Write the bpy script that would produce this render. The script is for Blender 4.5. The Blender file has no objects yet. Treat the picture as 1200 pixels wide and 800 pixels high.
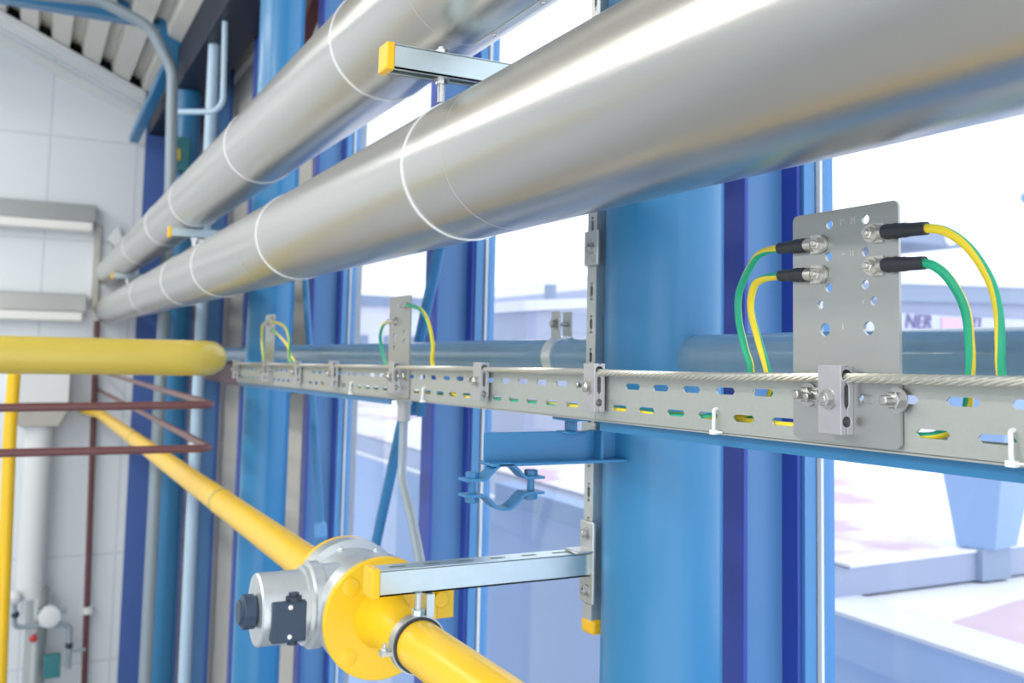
import bpy, bmesh, math, random
from mathutils import Vector, Matrix
C = bpy.context.scene
COL = C.collection
OZ = 6.5                       # the camera stands 6.5 m above the hall floor; builders work relative to it
# ------------------------------------------------------------------ camera, world, lights, exposure
FPX, CX, CY = 1125.0, 600.0, 323.4
# rows of RW: world axes expressed in camera axes -> world = RW @ cam
RW = Matrix(((0.8915827546422221, -0.4523489304410553, 0.021462449846661305),
             (-0.05552493658391784, -0.06215843694522195, 0.9965206019615847),
             (-0.4494409561243157, -0.8896722845213062, -0.08053603611241852))).transposed()
cd = bpy.data.cameras.new('camera')
cam = bpy.data.objects.new('camera', cd)
COL.objects.link(cam)
cam.matrix_world = Matrix.Translation((0, 0, OZ)) @ RW.to_4x4()
cd.sensor_width = 36.0
cd.lens = FPX / 1200 * 36
cd.shift_y = (CY - 400) / 1200
cd.clip_start = 0.02
cd.dof.use_dof = True
cd.dof.focus_distance = 1.62
cd.dof.aperture_fstop = 4.6
C.camera = cam

C.view_settings.view_transform = 'Standard'
C.view_settings.look = 'None'
C.view_settings.gamma = 1.0
C.view_settings.use_curve_mapping = False
C.view_settings.exposure = 0.0

world = bpy.data.worlds.new('overcast_sky')
C.world = world
world.use_nodes = True
bg = world.node_tree.nodes['Background']
bg.inputs['Color'].default_value = (0.93, 0.965, 1.0, 1)
bg.inputs['Strength'].default_value = 1.95


def area(name, loc, rot, sx, sy, power, color=(1, 1, 1)):
    l = bpy.data.lights.new(name, 'AREA')
    l.shape = 'RECTANGLE'
    l.size, l.size_y, l.energy, l.color = sx, sy, power, color
    o = bpy.data.objects.new(name, l)
    o.location = (loc[0], loc[1], loc[2] + OZ)
    o.rotation_euler = rot
    COL.objects.link(o)
    return o


# fill lights added to brighten the hall: unseen area panels left of the pipes
for (lx, ly) in ((-3.2, 1.5), (-3.2, 6.0), (-3.2, 10.5), (-6.5, 3.5), (-6.5, 9.0)):
    area('hall_fill', (lx, ly, 3.6), (0, math.radians(-12), 0), 0.6, 3.2, 120, (1.0, 0.95, 0.86))

# ------------------------------------------------------------------ helpers


def V(*a):
    return Vector(a[0] if len(a) == 1 else a)


def at(px, py, X=None, Y=None, Z=None):
    r = RW @ Vector(((px - CX) / FPX, -(py - CY) / FPX, -1.0))
    t = X / r.x if X is not None else Y / r.y if Y is not None else Z / r.z
    return r * t


MATS = {}


def mat(name, col, metal=0.0, rough=0.5, noise=0.0, nscale=20.0, bump=0.0, bscale=200.0, spec=0.5, stretch=None, coat=0.0):
    m = bpy.data.materials.new(name)
    m.use_nodes = True
    nt = m.node_tree
    b = nt.nodes['Principled BSDF']
    b.inputs['Base Color'].default_value = (*col, 1)
    b.inputs['Metallic'].default_value = metal
    b.inputs['Roughness'].default_value = rough
    b.inputs['Specular IOR Level'].default_value = spec
    b.inputs['Coat Weight'].default_value = coat
    if noise or bump:
        tc = nt.nodes.new('ShaderNodeTexCoord')
        mp = nt.nodes.new('ShaderNodeMapping')
        nt.links.new(tc.outputs['Object'], mp.inputs['Vector'])
        if stretch:
            mp.inputs['Scale'].default_value = stretch
    if noise:
        n = nt.nodes.new('ShaderNodeTexNoise')
        n.inputs['Scale'].default_value = nscale
        n.inputs['Detail'].default_value = 5
        nt.links.new(mp.outputs['Vector'], n.inputs['Vector'])
        mx = nt.nodes.new('ShaderNodeMix')
        mx.data_type = 'RGBA'
        mx.inputs[6].default_value = (*[c * (1 - noise) for c in col], 1)
        mx.inputs[7].default_value = (*[min(1, c * (1 + noise)) for c in col], 1)
        nt.links.new(n.outputs['Fac'], mx.inputs[0])
        nt.links.new(mx.outputs[2], b.inputs['Base Color'])
        mr = nt.nodes.new('ShaderNodeMapRange')
        mr.inputs[3].default_value = max(0.02, rough - noise * 0.3)
        mr.inputs[4].default_value = min(1, rough + noise * 0.3)
        nt.links.new(n.outputs['Fac'], mr.inputs[0])
        nt.links.new(mr.outputs[0], b.inputs['Roughness'])
    if bump:
        n2 = nt.nodes.new('ShaderNodeTexNoise')
        n2.inputs['Scale'].default_value = bscale
        nt.links.new(mp.outputs['Vector'], n2.inputs['Vector'])
        bp = nt.nodes.new('ShaderNodeBump')
        bp.inputs['Strength'].default_value = bump
        bp.inputs['Distance'].default_value = 0.002
        nt.links.new(n2.outputs['Fac'], bp.inputs['Height'])
        nt.links.new(bp.outputs['Normal'], b.inputs['Normal'])
    MATS[name] = m
    return m


M_col = mat('column_blue_paint', (0.036, 0.225, 0.47), 0, 0.30, 0.06, 3, 0.05, 60, spec=0.5, coat=0.08)
M_web = mat('post_blue_lit_web', (0.10, 0.26, 0.53), 0, 0.36, 0.05, 3, 0.04, 60)  # lighter than the flanges: window light on the web put into its colour
M_post = mat('post_ultramarine_paint', (0.035, 0.075, 0.40), 0, 0.36, 0.05, 3, 0.04, 60)
M_frame = mat('frame_blue_paint', (0.10, 0.30, 0.62), 0, 0.3)
M_bead = mat('white_glazing_bead', (0.92, 0.94, 0.94), 0, 0.4)
M_gasket = mat('dark_gasket', (0.02, 0.05, 0.10), 0, 0.6)
M_alu = mat('aluminium_jacket', (0.61, 0.60, 0.575), 1.0, 0.29, 0.05, 4, 0.08, 90, stretch=(1, 0.15, 1))
M_strap = mat('bright_strap', (0.86, 0.88, 0.88), 0.6, 0.28)
M_tie = mat('tie_pipe_blue', (0.19, 0.34, 0.50), 0, 0.25, 0.10, 12, coat=0.2)
M_galv = mat('galvanized_steel', (0.58, 0.61, 0.61), 0.75, 0.42, 0.10, 60)
M_tray = mat('tray_zinc', (0.50, 0.525, 0.50), 0.7, 0.45, 0.05, 90)
M_plate = mat('stainless_plate', (0.45, 0.465, 0.455), 0.9, 0.40, 0.06, 50, stretch=(1, 0.1, 1))
M_bolt = mat('bolt_steel', (0.55, 0.55, 0.54), 1.0, 0.28, 0.1, 80)
M_clamp = mat('clamp_zinc', (0.57, 0.57, 0.60), 0.85, 0.36, 0.06, 60)
M_rope = mat('steel_rope', (0.66, 0.65, 0.58), 0.85, 0.36, 0.08, 120)
M_chan = mat('channel_zinc', (0.56, 0.66, 0.68), 0.8, 0.30, 0.08, 25)
M_cap = mat('yellow_plastic', (0.95, 0.55, 0.01), 0, 0.4)
M_yel = mat('yellow_gas_paint', (0.93, 0.58, 0.015), 0, 0.30, 0.05, 8)
M_yel2 = mat('pale_yellow_gas_paint', (0.62, 0.48, 0.08), 0, 0.26, 0.05, 8)
M_brown = mat('brown_pipe_paint', (0.15, 0.058, 0.06), 0, 0.35, 0.08, 10)
M_wallW = mat('white_wall_paint', (0.74, 0.79, 0.84), 0, 0.5)
M_white = mat('white_paint', (0.8, 0.83, 0.85), 0, 0.45)
M_pale = mat('pale_blue_pipe_paint', (0.5, 0.68, 0.85), 0, 0.35)
M_grey = mat('grey_cladding', (0.50, 0.49, 0.46), 0, 0.6, 0.12, 6)
M_greyp = mat('grey_conduit', (0.33, 0.40, 0.46), 0.2, 0.45)
M_floor = mat('grey_floor', (0.45, 0.46, 0.47), 0, 0.5, 0.1, 2)
M_deck = mat('cream_deck', (0.72, 0.70, 0.65), 0, 0.5)
M_black = mat('black_gap', (0.004, 0.004, 0.005), 0, 0.9)
M_dark = mat('dark_plastic', (0.022, 0.035, 0.06), 0, 0.42)
M_navy = mat('navy_plastic', (0.03, 0.055, 0.10), 0, 0.45)
M_sil = mat('silver_casting', (0.66, 0.70, 0.72), 0.75, 0.34, 0.08, 30, 0.15, 250)
M_grn = mat('cable_green', (0.01, 0.42, 0.22), 0, 0.35)
M_cyel = mat('cable_yellow', (0.90, 0.70, 0.03), 0, 0.35)
M_shr = mat('heat_shrink_black', (0.03, 0.035, 0.045), 0, 0.5, 0, 1, 0.4, 120)
M_lug = mat('tinned_lug', (0.68, 0.66, 0.62), 0.9, 0.32, 0.1, 80)
M_brk = mat('bracket_blue', (0.03, 0.19, 0.41), 0, 0.35)
M_grayflange = mat('bare_flange', (0.42, 0.43, 0.45), 0.3, 0.5)
M_tie2 = mat('white_nylon', (0.85, 0.88, 0.88), 0, 0.4)
M_teal = mat('teal_plastic', (0.04, 0.22, 0.26), 0, 0.5)
M_red = mat('red_plastic', (0.6, 0.05, 0.05), 0, 0.5)
M_mark = mat('engraved_mark', (0.66, 0.67, 0.66), 0.8, 0.55)
M_lamp = mat('frosted_diffuser', (0.92, 0.92, 0.9), 0, 0.5)
M_extw = mat('pale_render', (0.80, 0.82, 0.90), 0, 0.8)
M_extb = mat('lavender_cladding', (0.43, 0.57, 0.86), 0, 0.6, 0.04, 1)
M_extp = mat('pale_lavender_cladding', (0.38, 0.43, 0.58), 0, 0.6)
M_extg = mat('pale_grey_cladding', (0.30, 0.37, 0.50), 0, 0.6)
M_extd = mat('duct_blue_grey', (0.30, 0.44, 0.70), 0, 0.5)
M_sign = mat('sign_violet', (0.20, 0.17, 0.36), 0, 0.6)
M_pink = mat('pink_panel', (0.78, 0.52, 0.74), 0, 0.6)
M_board = mat('sign_board', (0.62, 0.66, 0.82), 0, 0.6)


def _roof_mat():
    m = bpy.data.materials.new('white_roof_membrane')
    m.use_nodes = True
    nt = m.node_tree
    b = nt.nodes['Principled BSDF']
    b.inputs['Roughness'].default_value = 0.85
    tc = nt.nodes.new('ShaderNodeTexCoord')
    n = nt.nodes.new('ShaderNodeTexNoise')
    n.inputs['Scale'].default_value = 0.9
    n.inputs['Detail'].default_value = 4
    r = nt.nodes.new('ShaderNodeValToRGB')
    r.color_ramp.elements[0].position = 0.52
    r.color_ramp.elements[0].color = (0.90, 0.90, 0.92, 1)
    r.color_ramp.elements[1].position = 0.62
    r.color_ramp.elements[1].color = (0.66, 0.50, 0.62, 1)
    nt.links.new(tc.outputs['Object'], n.inputs['Vector'])
    nt.links.new(n.outputs['Fac'], r.inputs['Fac'])
    nt.links.new(r.outputs['Color'], b.inputs['Base Color'])
    return m


M_roof = _roof_mat()


def _panel_mat():
    m = bpy.data.materials.new('white_wall_panels')
    m.use_nodes = True
    nt = m.node_tree
    b = nt.nodes['Principled BSDF']
    b.inputs['Roughness'].default_value = 0.45
    tc = nt.nodes.new('ShaderNodeTexCoord')
    mp = nt.nodes.new('ShaderNodeMapping')
    mp.inputs['Rotation'].default_value = (math.radians(90), 0, 0)
    mp.inputs['Location'].default_value = (0.06, 0, 0)
    br = nt.nodes.new('ShaderNodeTexBrick')
    br.offset = 0.0
    br.inputs['Scale'].default_value = 1.0
    br.inputs['Brick Width'].default_value = 1.02
    br.inputs['Row Height'].default_value = 1.3
    br.inputs['Mortar Size'].default_value = 0.012
    br.inputs['Color1'].default_value = (0.80, 0.85, 0.91, 1)
    br.inputs['Color2'].default_value = (0.82, 0.87, 0.92, 1)
    br.inputs['Mortar'].default_value = (0.66, 0.72, 0.79, 1)
    nt.links.new(tc.outputs['Object'], mp.inputs['Vector'])
    nt.links.new(mp.outputs['Vector'], br.inputs['Vector'])
    nt.links.new(br.outputs['Color'], b.inputs['Base Color'])
    return m


M_panel = _panel_mat()


def _glass():
    m = bpy.data.materials.new('window_glass')
    m.use_nodes = True
    nt = m.node_tree
    nt.nodes.remove(nt.nodes['Principled BSDF'])
    out = nt.nodes['Material Output']
    t = nt.nodes.new('ShaderNodeBsdfTransparent')
    t.inputs['Color'].default_value = (0.93, 0.95, 0.98, 1)
    g = nt.nodes.new('ShaderNodeBsdfGlossy')
    g.inputs['Roughness'].default_value = 0.02
    lw = nt.nodes.new('ShaderNodeLayerWeight')
    lw.inputs['Blend'].default_value = 0.5
    pw = nt.nodes.new('ShaderNodeMath')
    pw.operation = 'POWER'
    pw.inputs[1].default_value = 5.0
    nt.links.new(lw.outputs['Facing'], pw.inputs[0])
    f = nt.nodes.new('ShaderNodeMath')
    f.operation = 'MULTIPLY_ADD'
    f.inputs[1].default_value = 0.9
    f.inputs[2].default_value = 0.025
    nt.links.new(pw.outputs[0], f.inputs[0])
    mx = nt.nodes.new('ShaderNodeMixShader')
    nt.links.new(f.outputs[0], mx.inputs[0])
    nt.links.new(t.outputs[0], mx.inputs[1])
    nt.links.new(g.outputs[0], mx.inputs[2])
    nt.links.new(mx.outputs[0], out.inputs['Surface'])
    return m


M_glass = _glass()


def spline(pts, n=8):
    """Catmull-Rom through pts"""
    P = [V(p) for p in pts]
    P = [P[0] * 2 - P[1]] + P + [P[-1] * 2 - P[-2]]
    out = []
    for i in range(1, len(P) - 2):
        a, b, c, d = P[i - 1], P[i], P[i + 1], P[i + 2]
        for k in range(n):
            t = k / n
            out.append(0.5 * ((2 * b) + (c - a) * t + (2 * a - 5 * b + 4 * c - d) * t * t + (3 * b - a - 3 * c + d) * t ** 3))
    out.append(P[-2].copy())
    return out


def arc_corner(pts, rad, n=8):
    """polyline with rounded corners"""
    P = [V(p) for p in pts]
    out = [P[0]]
    for i in range(1, len(P) - 1):
        a, b, c = P[i - 1], P[i], P[i + 1]
        u, w = (a - b).normalized(), (c - b).normalized()
        ang = u.angle(w)
        d = min(rad / math.tan(ang / 2), (a - b).length * 0.49, (c - b).length * 0.49)
        r = d * math.tan(ang / 2)
        ctr = b + (u + w).normalized() * (r / math.sin(ang / 2))
        s, e = b + u * d - ctr, b + w * d - ctr
        for k in range(n + 1):
            q = s.slerp(e, k / n) if False else (s * math.sin((1 - k / n) * s.angle(e)) + e * math.sin(k / n * s.angle(e))) / max(1e-9, math.sin(s.angle(e)))
            out.append(ctr + q)
    out.append(P[-1])
    return out


def perp(d):
    d = d.normalized()
    a = Vector((0, 0, 1)) if abs(d.z) < 0.9 else Vector((1, 0, 0))
    u = d.cross(a).normalized()
    return u, d.cross(u).normalized()


class MB:
    def __init__(self):
        self.v, self.f, self.m = [], [], []

    def add(self, vs, fs, m=0):
        k = len(self.v)
        self.v += [V(p) for p in vs]
        for f in fs:
            self.f.append([i + k for i in f])
            self.m.append(m)
        return self

    def box(self, a, b, m=0):
        (x0, y0, z0), (x1, y1, z1) = a, b
        x0, x1 = sorted((x0, x1)); y0, y1 = sorted((y0, y1)); z0, z1 = sorted((z0, z1))
        vs = [(x, y, z) for x in (x0, x1) for y in (y0, y1) for z in (z0, z1)]
        return self.add(vs, [(0, 1, 3, 2), (4, 6, 7, 5), (0, 4, 5, 1), (2, 3, 7, 6), (0, 2, 6, 4), (1, 5, 7, 3)], m)

    def bar(self, p, q, w, h, up=(0, 0, 1), m=0):
        """rectangular bar from p to q, w across, h along up"""
        p, q = V(p), V(q)
        d = (q - p).normalized()
        s = d.cross(V(up)).normalized()
        u = s.cross(d).normalized()
        vs = [c + s * (w / 2 * i) + u * (h / 2 * j) for c in (p, q) for i in (-1, 1) for j in (-1, 1)]
        return self.add(vs, [(0, 1, 3, 2), (4, 6, 7, 5), (0, 4, 5, 1), (2, 3, 7, 6), (0, 2, 6, 4), (1, 5, 7, 3)], m)

    def prism(self, poly, vec, m=0):
        n = len(poly)
        vec = V(vec)
        vs = [V(p) for p in poly] + [V(p) + vec for p in poly]
        fs = [tuple(range(n))[::-1], tuple(range(n, 2 * n))] + [(i, (i + 1) % n, (i + 1) % n + n, i + n) for i in range(n)]
        return self.add(vs, fs, m)

    def tube(self, pts, r, n=16, caps=True, mf=None, twist=0.0, m=0):
        P = [V(p) for p in pts]
        rs = r if isinstance(r, (list, tuple)) else [r] * len(P)
        u, w = None, None
        k0 = len(self.v)
        s = 0.0
        for i, p in enumerate(P):
            d = (P[min(i + 1, len(P) - 1)] - P[max(i - 1, 0)])
            if d.length < 1e-9:
                d = Vector((0, 0, 1))
            d.normalize()
            if u is None:
                u, w = perp(d)
            else:
                u = (u - d * u.dot(d)).normalized()
                w = d.cross(u).normalized()
            if i:
                s += (P[i] - P[i - 1]).length
            for j in range(n):
                a = 2 * math.pi * j / n + twist * s
                self.v.append(p + (u * math.cos(a) + w * math.sin(a)) * rs[i])
        for i in range(len(P) - 1):
            for j in range(n):
                j2 = (j + 1) % n
                self.f.append([k0 + i * n + j, k0 + i * n + j2, k0 + (i + 1) * n + j2, k0 + (i + 1) * n + j])
                self.m.append(mf(j) if mf else m)
        if caps:
            self.f.append([k0 + j for j in range(n)][::-1]); self.m.append(m)
            self.f.append([k0 + (len(P) - 1) * n + j for j in range(n)]); self.m.append(m)
        return self

    def cyl(self, p, q, r, n=24, r2=None, m=0):
        return self.tube([p, q], [r, r if r2 is None else r2], n, True, m=m)

    def lathe(self, p, d, prof, n=32, m=0):
        """prof: (along, radius) from origin p along d"""
        p, d = V(p), V(d).normalized()
        u, w = perp(d)
        k0 = len(self.v)
        for (t, r) in prof:
            for j in range(n):
                a = 2 * math.pi * j / n
                self.v.append(p + d * t + (u * math.cos(a) + w * math.sin(a)) * max(r, 1e-5))
        for i in range(len(prof) - 1):
            for j in range(n):
                j2 = (j + 1) % n
                self.f.append([k0 + i * n + j, k0 + i * n + j2, k0 + (i + 1) * n + j2, k0 + (i + 1) * n + j]); self.m.append(m)
        self.f.append([k0 + j for j in range(n)][::-1]); self.m.append(m)
        self.f.append([k0 + (len(prof) - 1) * n + j for j in range(n)]); self.m.append(m)
        return self

    def hollow(self, p, d, ro, ri, L, n=40, m=0):
        p, d = V(p), V(d).normalized()
        u, w = perp(d)
        k0 = len(self.v)
        for (t, r) in ((0, ri), (0, ro), (L, ro), (L, ri)):
            for j in range(n):
                a = 2 * math.pi * j / n
                self.v.append(p + d * t + (u * math.cos(a) + w * math.sin(a)) * r)
        for i in range(4):
            i2 = (i + 1) % 4
            for j in range(n):
                j2 = (j + 1) % n
                self.f.append([k0 + i * n + j, k0 + i * n + j2, k0 + i2 * n + j2, k0 + i2 * n + j]); self.m.append(m)
        return self

    def hexa(self, p, d, r, h, m=0):
        return self.lathe(p, d, [(0, r), (h * 0.85, r), (h, r * 0.86)], 6, m)

    def bolt(self, p, d, s, stud=0.0, m=0):
        """washer, hex nut and optional stud pointing along d"""
        p, d = V(p), V(d).normalized()
        self.lathe(p, d, [(0, s * 1.25), (s * 0.18, s * 1.25)], 24, m)
        self.hexa(p + d * s * 0.18, d, s * 0.92, s * 0.75, m)
        L = s * 0.95 + stud
        return self.lathe(p, d, [(0, s * 0.5), (L - s * 0.1, s * 0.5), (L, s * 0.38)], 14, m)

    def ball(self, c, r, n=16, m=0):
        prof = [(-math.cos(math.pi * i / n) * r, math.sin(math.pi * i / n) * r) for i in range(n + 1)]
        return self.lathe(c, (0, 0, 1), prof, n * 2, m)

    def build(self, name, mats, parent=None, bevel=0.0, sharp=35, label=None, seg=2):
        me = bpy.data.meshes.new(name)
        pts = [p + Vector((0, 0, OZ)) for p in self.v]
        if parent is not None:
            org = world_of(parent)
        else:
            xs, ys, zs = zip(*[(p.x, p.y, p.z) for p in pts])
            org = Vector(((min(xs) + max(xs)) / 2, (min(ys) + max(ys)) / 2, min(zs)))
        me.from_pydata([tuple(p - org) for p in pts], [], self.f)
        mats = mats if isinstance(mats, (list, tuple)) else [mats]
        for mm in mats:
            me.materials.append(mm)
        me.polygons.foreach_set('material_index', self.m)
        finish(me, sharp)
        o = bpy.data.objects.new(name, me)
        COL.objects.link(o)
        if parent is not None:
            o.parent = parent
        else:
            o.location = org
        if bevel:
            b = o.modifiers.new('bevel', 'BEVEL')
            b.width, b.segments, b.limit_method, b.angle_limit = bevel, seg, 'ANGLE', math.radians(40)
            b.harden_normals = False
        if label:
            o['label'] = label
        return o


def finish(me, sharp):
    bm = bmesh.new()
    bm.from_mesh(me)
    bmesh.ops.recalc_face_normals(bm, faces=bm.faces)
    for f in bm.faces:
        f.smooth = True
    lim = math.radians(sharp)
    for e in bm.edges:
        e.smooth = not (len(e.link_faces) != 2 or e.calc_face_angle(0) > lim)
    bm.to_mesh(me)
    bm.free()


def world_of(o):
    p = Vector(o.location)
    while o.parent:
        o = o.parent
        p += Vector(o.location)
    return p


def tag(o, label, cat, group=None, kind=None):
    o['label'], o['category'] = label, cat
    if group:
        o['group'] = group
    if kind:
        o['kind'] = kind
    return o


def thing(name, label, cat, loc, group=None):
    o = bpy.data.objects.new(name, None)
    o.empty_display_size = 0.05
    COL.objects.link(o)
    o.location = (loc[0], loc[1], loc[2] + OZ)
    return tag(o, label, cat, group)


def struct(o):
    o['kind'] = 'structure'
    return o


def copy_tree(o, parent=None):
    c = o.copy()
    COL.objects.link(c)
    if parent is not None:
        c.parent = parent
    for ch in [x for x in bpy.data.objects if x.parent == o]:
        copy_tree(ch, c)
    return c


def holed(outline, holes, thick, to3d, name, mt, parent, bevel=0.0):
    """flat plate with real holes; outline and holes are 2D loops, to3d(u, v, w) places them (relative)"""
    cu = bpy.data.curves.new('tmp', 'CURVE')
    cu.dimensions = '2D'
    cu.fill_mode = 'BOTH'
    cu.extrude = thick / 2
    for loop in [outline] + holes:
        s = cu.splines.new('POLY')
        s.points.add(len(loop) - 1)
        for p, q in zip(s.points, loop):
            p.co = (q[0], q[1], 0, 1)
        s.use_cyclic_u = True
    ob = bpy.data.objects.new('tmp', cu)
    COL.objects.link(ob)
    dg = bpy.context.evaluated_depsgraph_get()
    me = bpy.data.meshes.new_from_object(ob.evaluated_get(dg))
    vs = [v.co.copy() for v in me.vertices]
    fs = [list(p.vertices) for p in me.polygons]
    bpy.data.objects.remove(ob)
    bpy.data.curves.remove(cu)
    b = MB()
    b.add([to3d(p.x, p.y, p.z) for p in vs], fs)
    # weld doubles
    o = b.build(name, mt, parent)
    bm = bmesh.new()
    bm.from_mesh(o.data)
    bmesh.ops.remove_doubles(bm, verts=bm.verts, dist=1e-5)
    bm.to_mesh(o.data)
    bm.free()
    finish(o.data, 35)
    return o


def circ(c, r, n=16, sy=1.0):
    return [(c[0] + r * math.cos(2 * math.pi * k / n), c[1] + sy * r * math.sin(2 * math.pi * k / n)) for k in range(n)]


def slot(c, L, h, ch=0.35):
    a, b, k = L / 2, h / 2, h * ch
    x, y = c
    return [(x - a, y - b + k), (x - a + k, y - b), (x + a - k, y - b), (x + a, y - b + k), (x + a, y + b - k), (x + a - k, y + b), (x - a + k, y + b), (x - a, y + b - k)]


def rrect(x0, y0, x1, y1, r, n=5):
    out = []
    for (cx, cy, a0) in ((x1 - r, y1 - r, 0), (x0 + r, y1 - r, 90), (x0 + r, y0 + r, 180), (x1 - r, y0 + r, 270)):
        for k in range(n + 1):
            a = math.radians(a0 + 90 * k / n)
            out.append((cx + r * math.cos(a), cy + r * math.sin(a)))
    return out


# ------------------------------------------------------------------ the hall
Y_END, X_WIN = 13.2, 1.95
floor = struct(MB().box((-9, -4, -OZ - 0.1), (2.1, Y_END + 0.2, -OZ)).build('floor', M_floor))
# end wall with a sloping top
sl = 0.449
zt = lambda x: 3.227 + sl * (1.235 - x)
wall_end = struct(MB().prism([(-9, Y_END, -OZ), (1.27, Y_END, -OZ), (1.27, Y_END, zt(1.27)), (-9, Y_END, zt(-9))], (0, 0.2, 0)).build('wall_end', M_panel))
struct(MB().box((-9.2, -4, -OZ), (-9, Y_END + 0.2, zt(-9) - 1.0)).build('wall_left', M_wallW))
# sloping trim rail along the top of the end wall
tr = MB()
tr.prism([(-9, Y_END - 0.10, zt(-9) - 0.13), (1.235, Y_END - 0.10, zt(1.235) - 0.13), (1.235, Y_END - 0.10, zt(1.235)), (-9, Y_END - 0.10, zt(-9))], (0, 0.1, 0))
tr.prism([(-9, Y_END - 0.16, zt(-9) - 0.02), (1.235, Y_END - 0.16, zt(1.235) - 0.02), (1.235, Y_END - 0.16, zt(1.235) + 0.05), (-9, Y_END - 0.16, zt(-9) + 0.05)], (0, 0.16, 0))
tr.prism([(-9, Y_END - 0.03, zt(-9) - 0.34), (1.235, Y_END - 0.03, zt(1.235) - 0.34), (1.235, Y_END - 0.03, zt(1.235) - 0.19), (-9, Y_END - 0.03, zt(-9) - 0.19)], (0, 0.03, 0))
struct(tr.build('trim_1', M_white, bevel=0.008))
# corrugated roof deck, ribs running along the hall
dk = MB()
prof, x, p = [], 2.1, 0.36
while x > -9:
    prof += [(x, 0.06), (x - 0.19, 0.06), (x - 0.22, 0.20), (x - 0.33, 0.20)]
    x -= p
zr = lambda x, h: zt(x) + h
top = [(x, zr(x, h)) for x, h in prof]
n = len(top)
dk.add([(x, -4, z) for x, z in top] + [(x, Y_END, z) for x, z in top], [(i, i + 1, n + i + 1, n + i) for i in range(n - 1)])
dk.add([(2.1, -4, zr(2.1, 0.3)), (-9, -4, zr(-9, 0.3)), (-9, Y_END + .2, zr(-9, 0.3)), (2.1, Y_END + .2, zr(2.1, 0.3))], [(0, 1, 2, 3)])
struct(dk.build('ceiling', M_deck))
# black sheet painting the shade of the void behind the rib ends
struct(MB().prism([(-9, Y_END + 0.01, zt(-9)), (1.27, Y_END + 0.01, zt(1.27)), (1.27, Y_END + 0.01, zt(1.27) + 0.3), (-9, Y_END + 0.01, zt(-9) + 0.3)], (0, 0.15, 0)).build('rib_gap_shade', M_black))

# window wall: sill wall, head wall, grey cladding beyond the third post
w = MB()
w.box((1.93, -2.4, -OZ), (2.08, 6.44, -2.6)).box((1.93, -2.4, 3.0), (2.08, 6.44, 3.4)).box((1.96, 6.44, -OZ), (2.08, Y_END + 0.2, 3.4))
struct(w.build('wall_right', M_grey))

struct(MB().box((1.27, Y_END, -OZ), (2.08, Y_END + 0.2, 3.3)).build('wall_corner', mat('corner_blue_paint', (0.07, 0.15, 0.45), 0, 0.45)))

POST_Y = [2.06, 4.22, 6.38, 8.54, 10.70, 12.86]


def make_window(name, y0, y1):
    fr = MB()
    for s, y in ((1, y0), (-1, y1)):           # jambs: blue front stop, dark gasket, blue outer frame
        fr.box((1.902, y - s * 0.06, -2.6), (1.942, y + s * 0.010, 3.0), 0)
        fr.box((1.942, y - s * 0.06, -2.6), (1.950, y + s * 0.006, 3.0), 1)
        fr.box((1.958, y - s * 0.06, -2.6), (1.995, y + s * 0.024, 3.0), 0)
        fr.box((1.949, y, -2.59), (1.958, y + s * 0.0225, 2.99), 2)
    for z0, z1 in ((-2.6, -2.54), (2.94, 3.0)):
        fr.box((1.91, y0, z0), (1.99, y1, z1), 0)
    f = struct(fr.build(name, [M_frame, M_gasket, M_bead]))
    MB().box((1.968, y0 + 0.02, -2.56), (1.974, y1 - 0.02, 2.96)).build('pane', M_glass, f)
    return f


H = 0.066
make_window('window_1', -2.4, POST_Y[0] - H)
make_window('window_2', POST_Y[0] + H, POST_Y[1] - H)
make_window('window_3', POST_Y[1] + H, POST_Y[2] - H)

# facade posts: H-sections standing in front of the glass
post_labels = ['blue H-section facade post right behind the nearest blue round column',
               'blue H-section facade post between the slanted blue brace and the blue pipe bracket',
               'blue H-section facade post just right of the second blue round column',
               'blue H-section facade post just left of the second blue round column',
               'blue H-section facade post behind the far blue round column',
               'blue H-section facade post in the corner beside the white end wall']
p0 = None
for i, y in enumerate(POST_Y):
    if p0 is None:
        o = p0 = thing('facade_post', '', 'post', (1.80, y, -OZ))
        MB().box((1.70, y - H, -OZ), (1.714, y + H, 3.2)).build('front_flange', M_post, p0, 0.003)
        MB().box((1.886, y - H, -OZ), (1.90, y + H, 3.2)).build('rear_flange', M_post, p0, 0.003)
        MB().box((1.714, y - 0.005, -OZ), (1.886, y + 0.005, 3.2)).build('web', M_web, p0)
    else:
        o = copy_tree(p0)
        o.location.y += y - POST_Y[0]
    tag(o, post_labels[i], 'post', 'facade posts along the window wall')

# round columns
COL_Y = [1.984, 6.34, 10.75]
XC, RC = 1.432, 0.148
col_labels = ['big blue round steel column in the middle of the picture', 'blue round steel column behind the end of the cable tray', 'farthest blue round column near the white end wall']
c0 = None
for i, y in enumerate(COL_Y):
    if c0 is None:
        c0 = MB().lathe((XC, y, -OZ), (0, 0, 1), [(0, 0.2), (0.02, 0.2), (0.021, RC), (OZ + 3.15, RC), (OZ + 3.16, 0.19), (OZ + 3.18, 0.19)], 64).build('steel_column', M_col)
        o = c0
    else:
        o = c0.copy()
        COL.objects.link(o)
        o.location.y += y - COL_Y[0]
    tag(o, col_labels[i], 'column', 'round steel columns')

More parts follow.
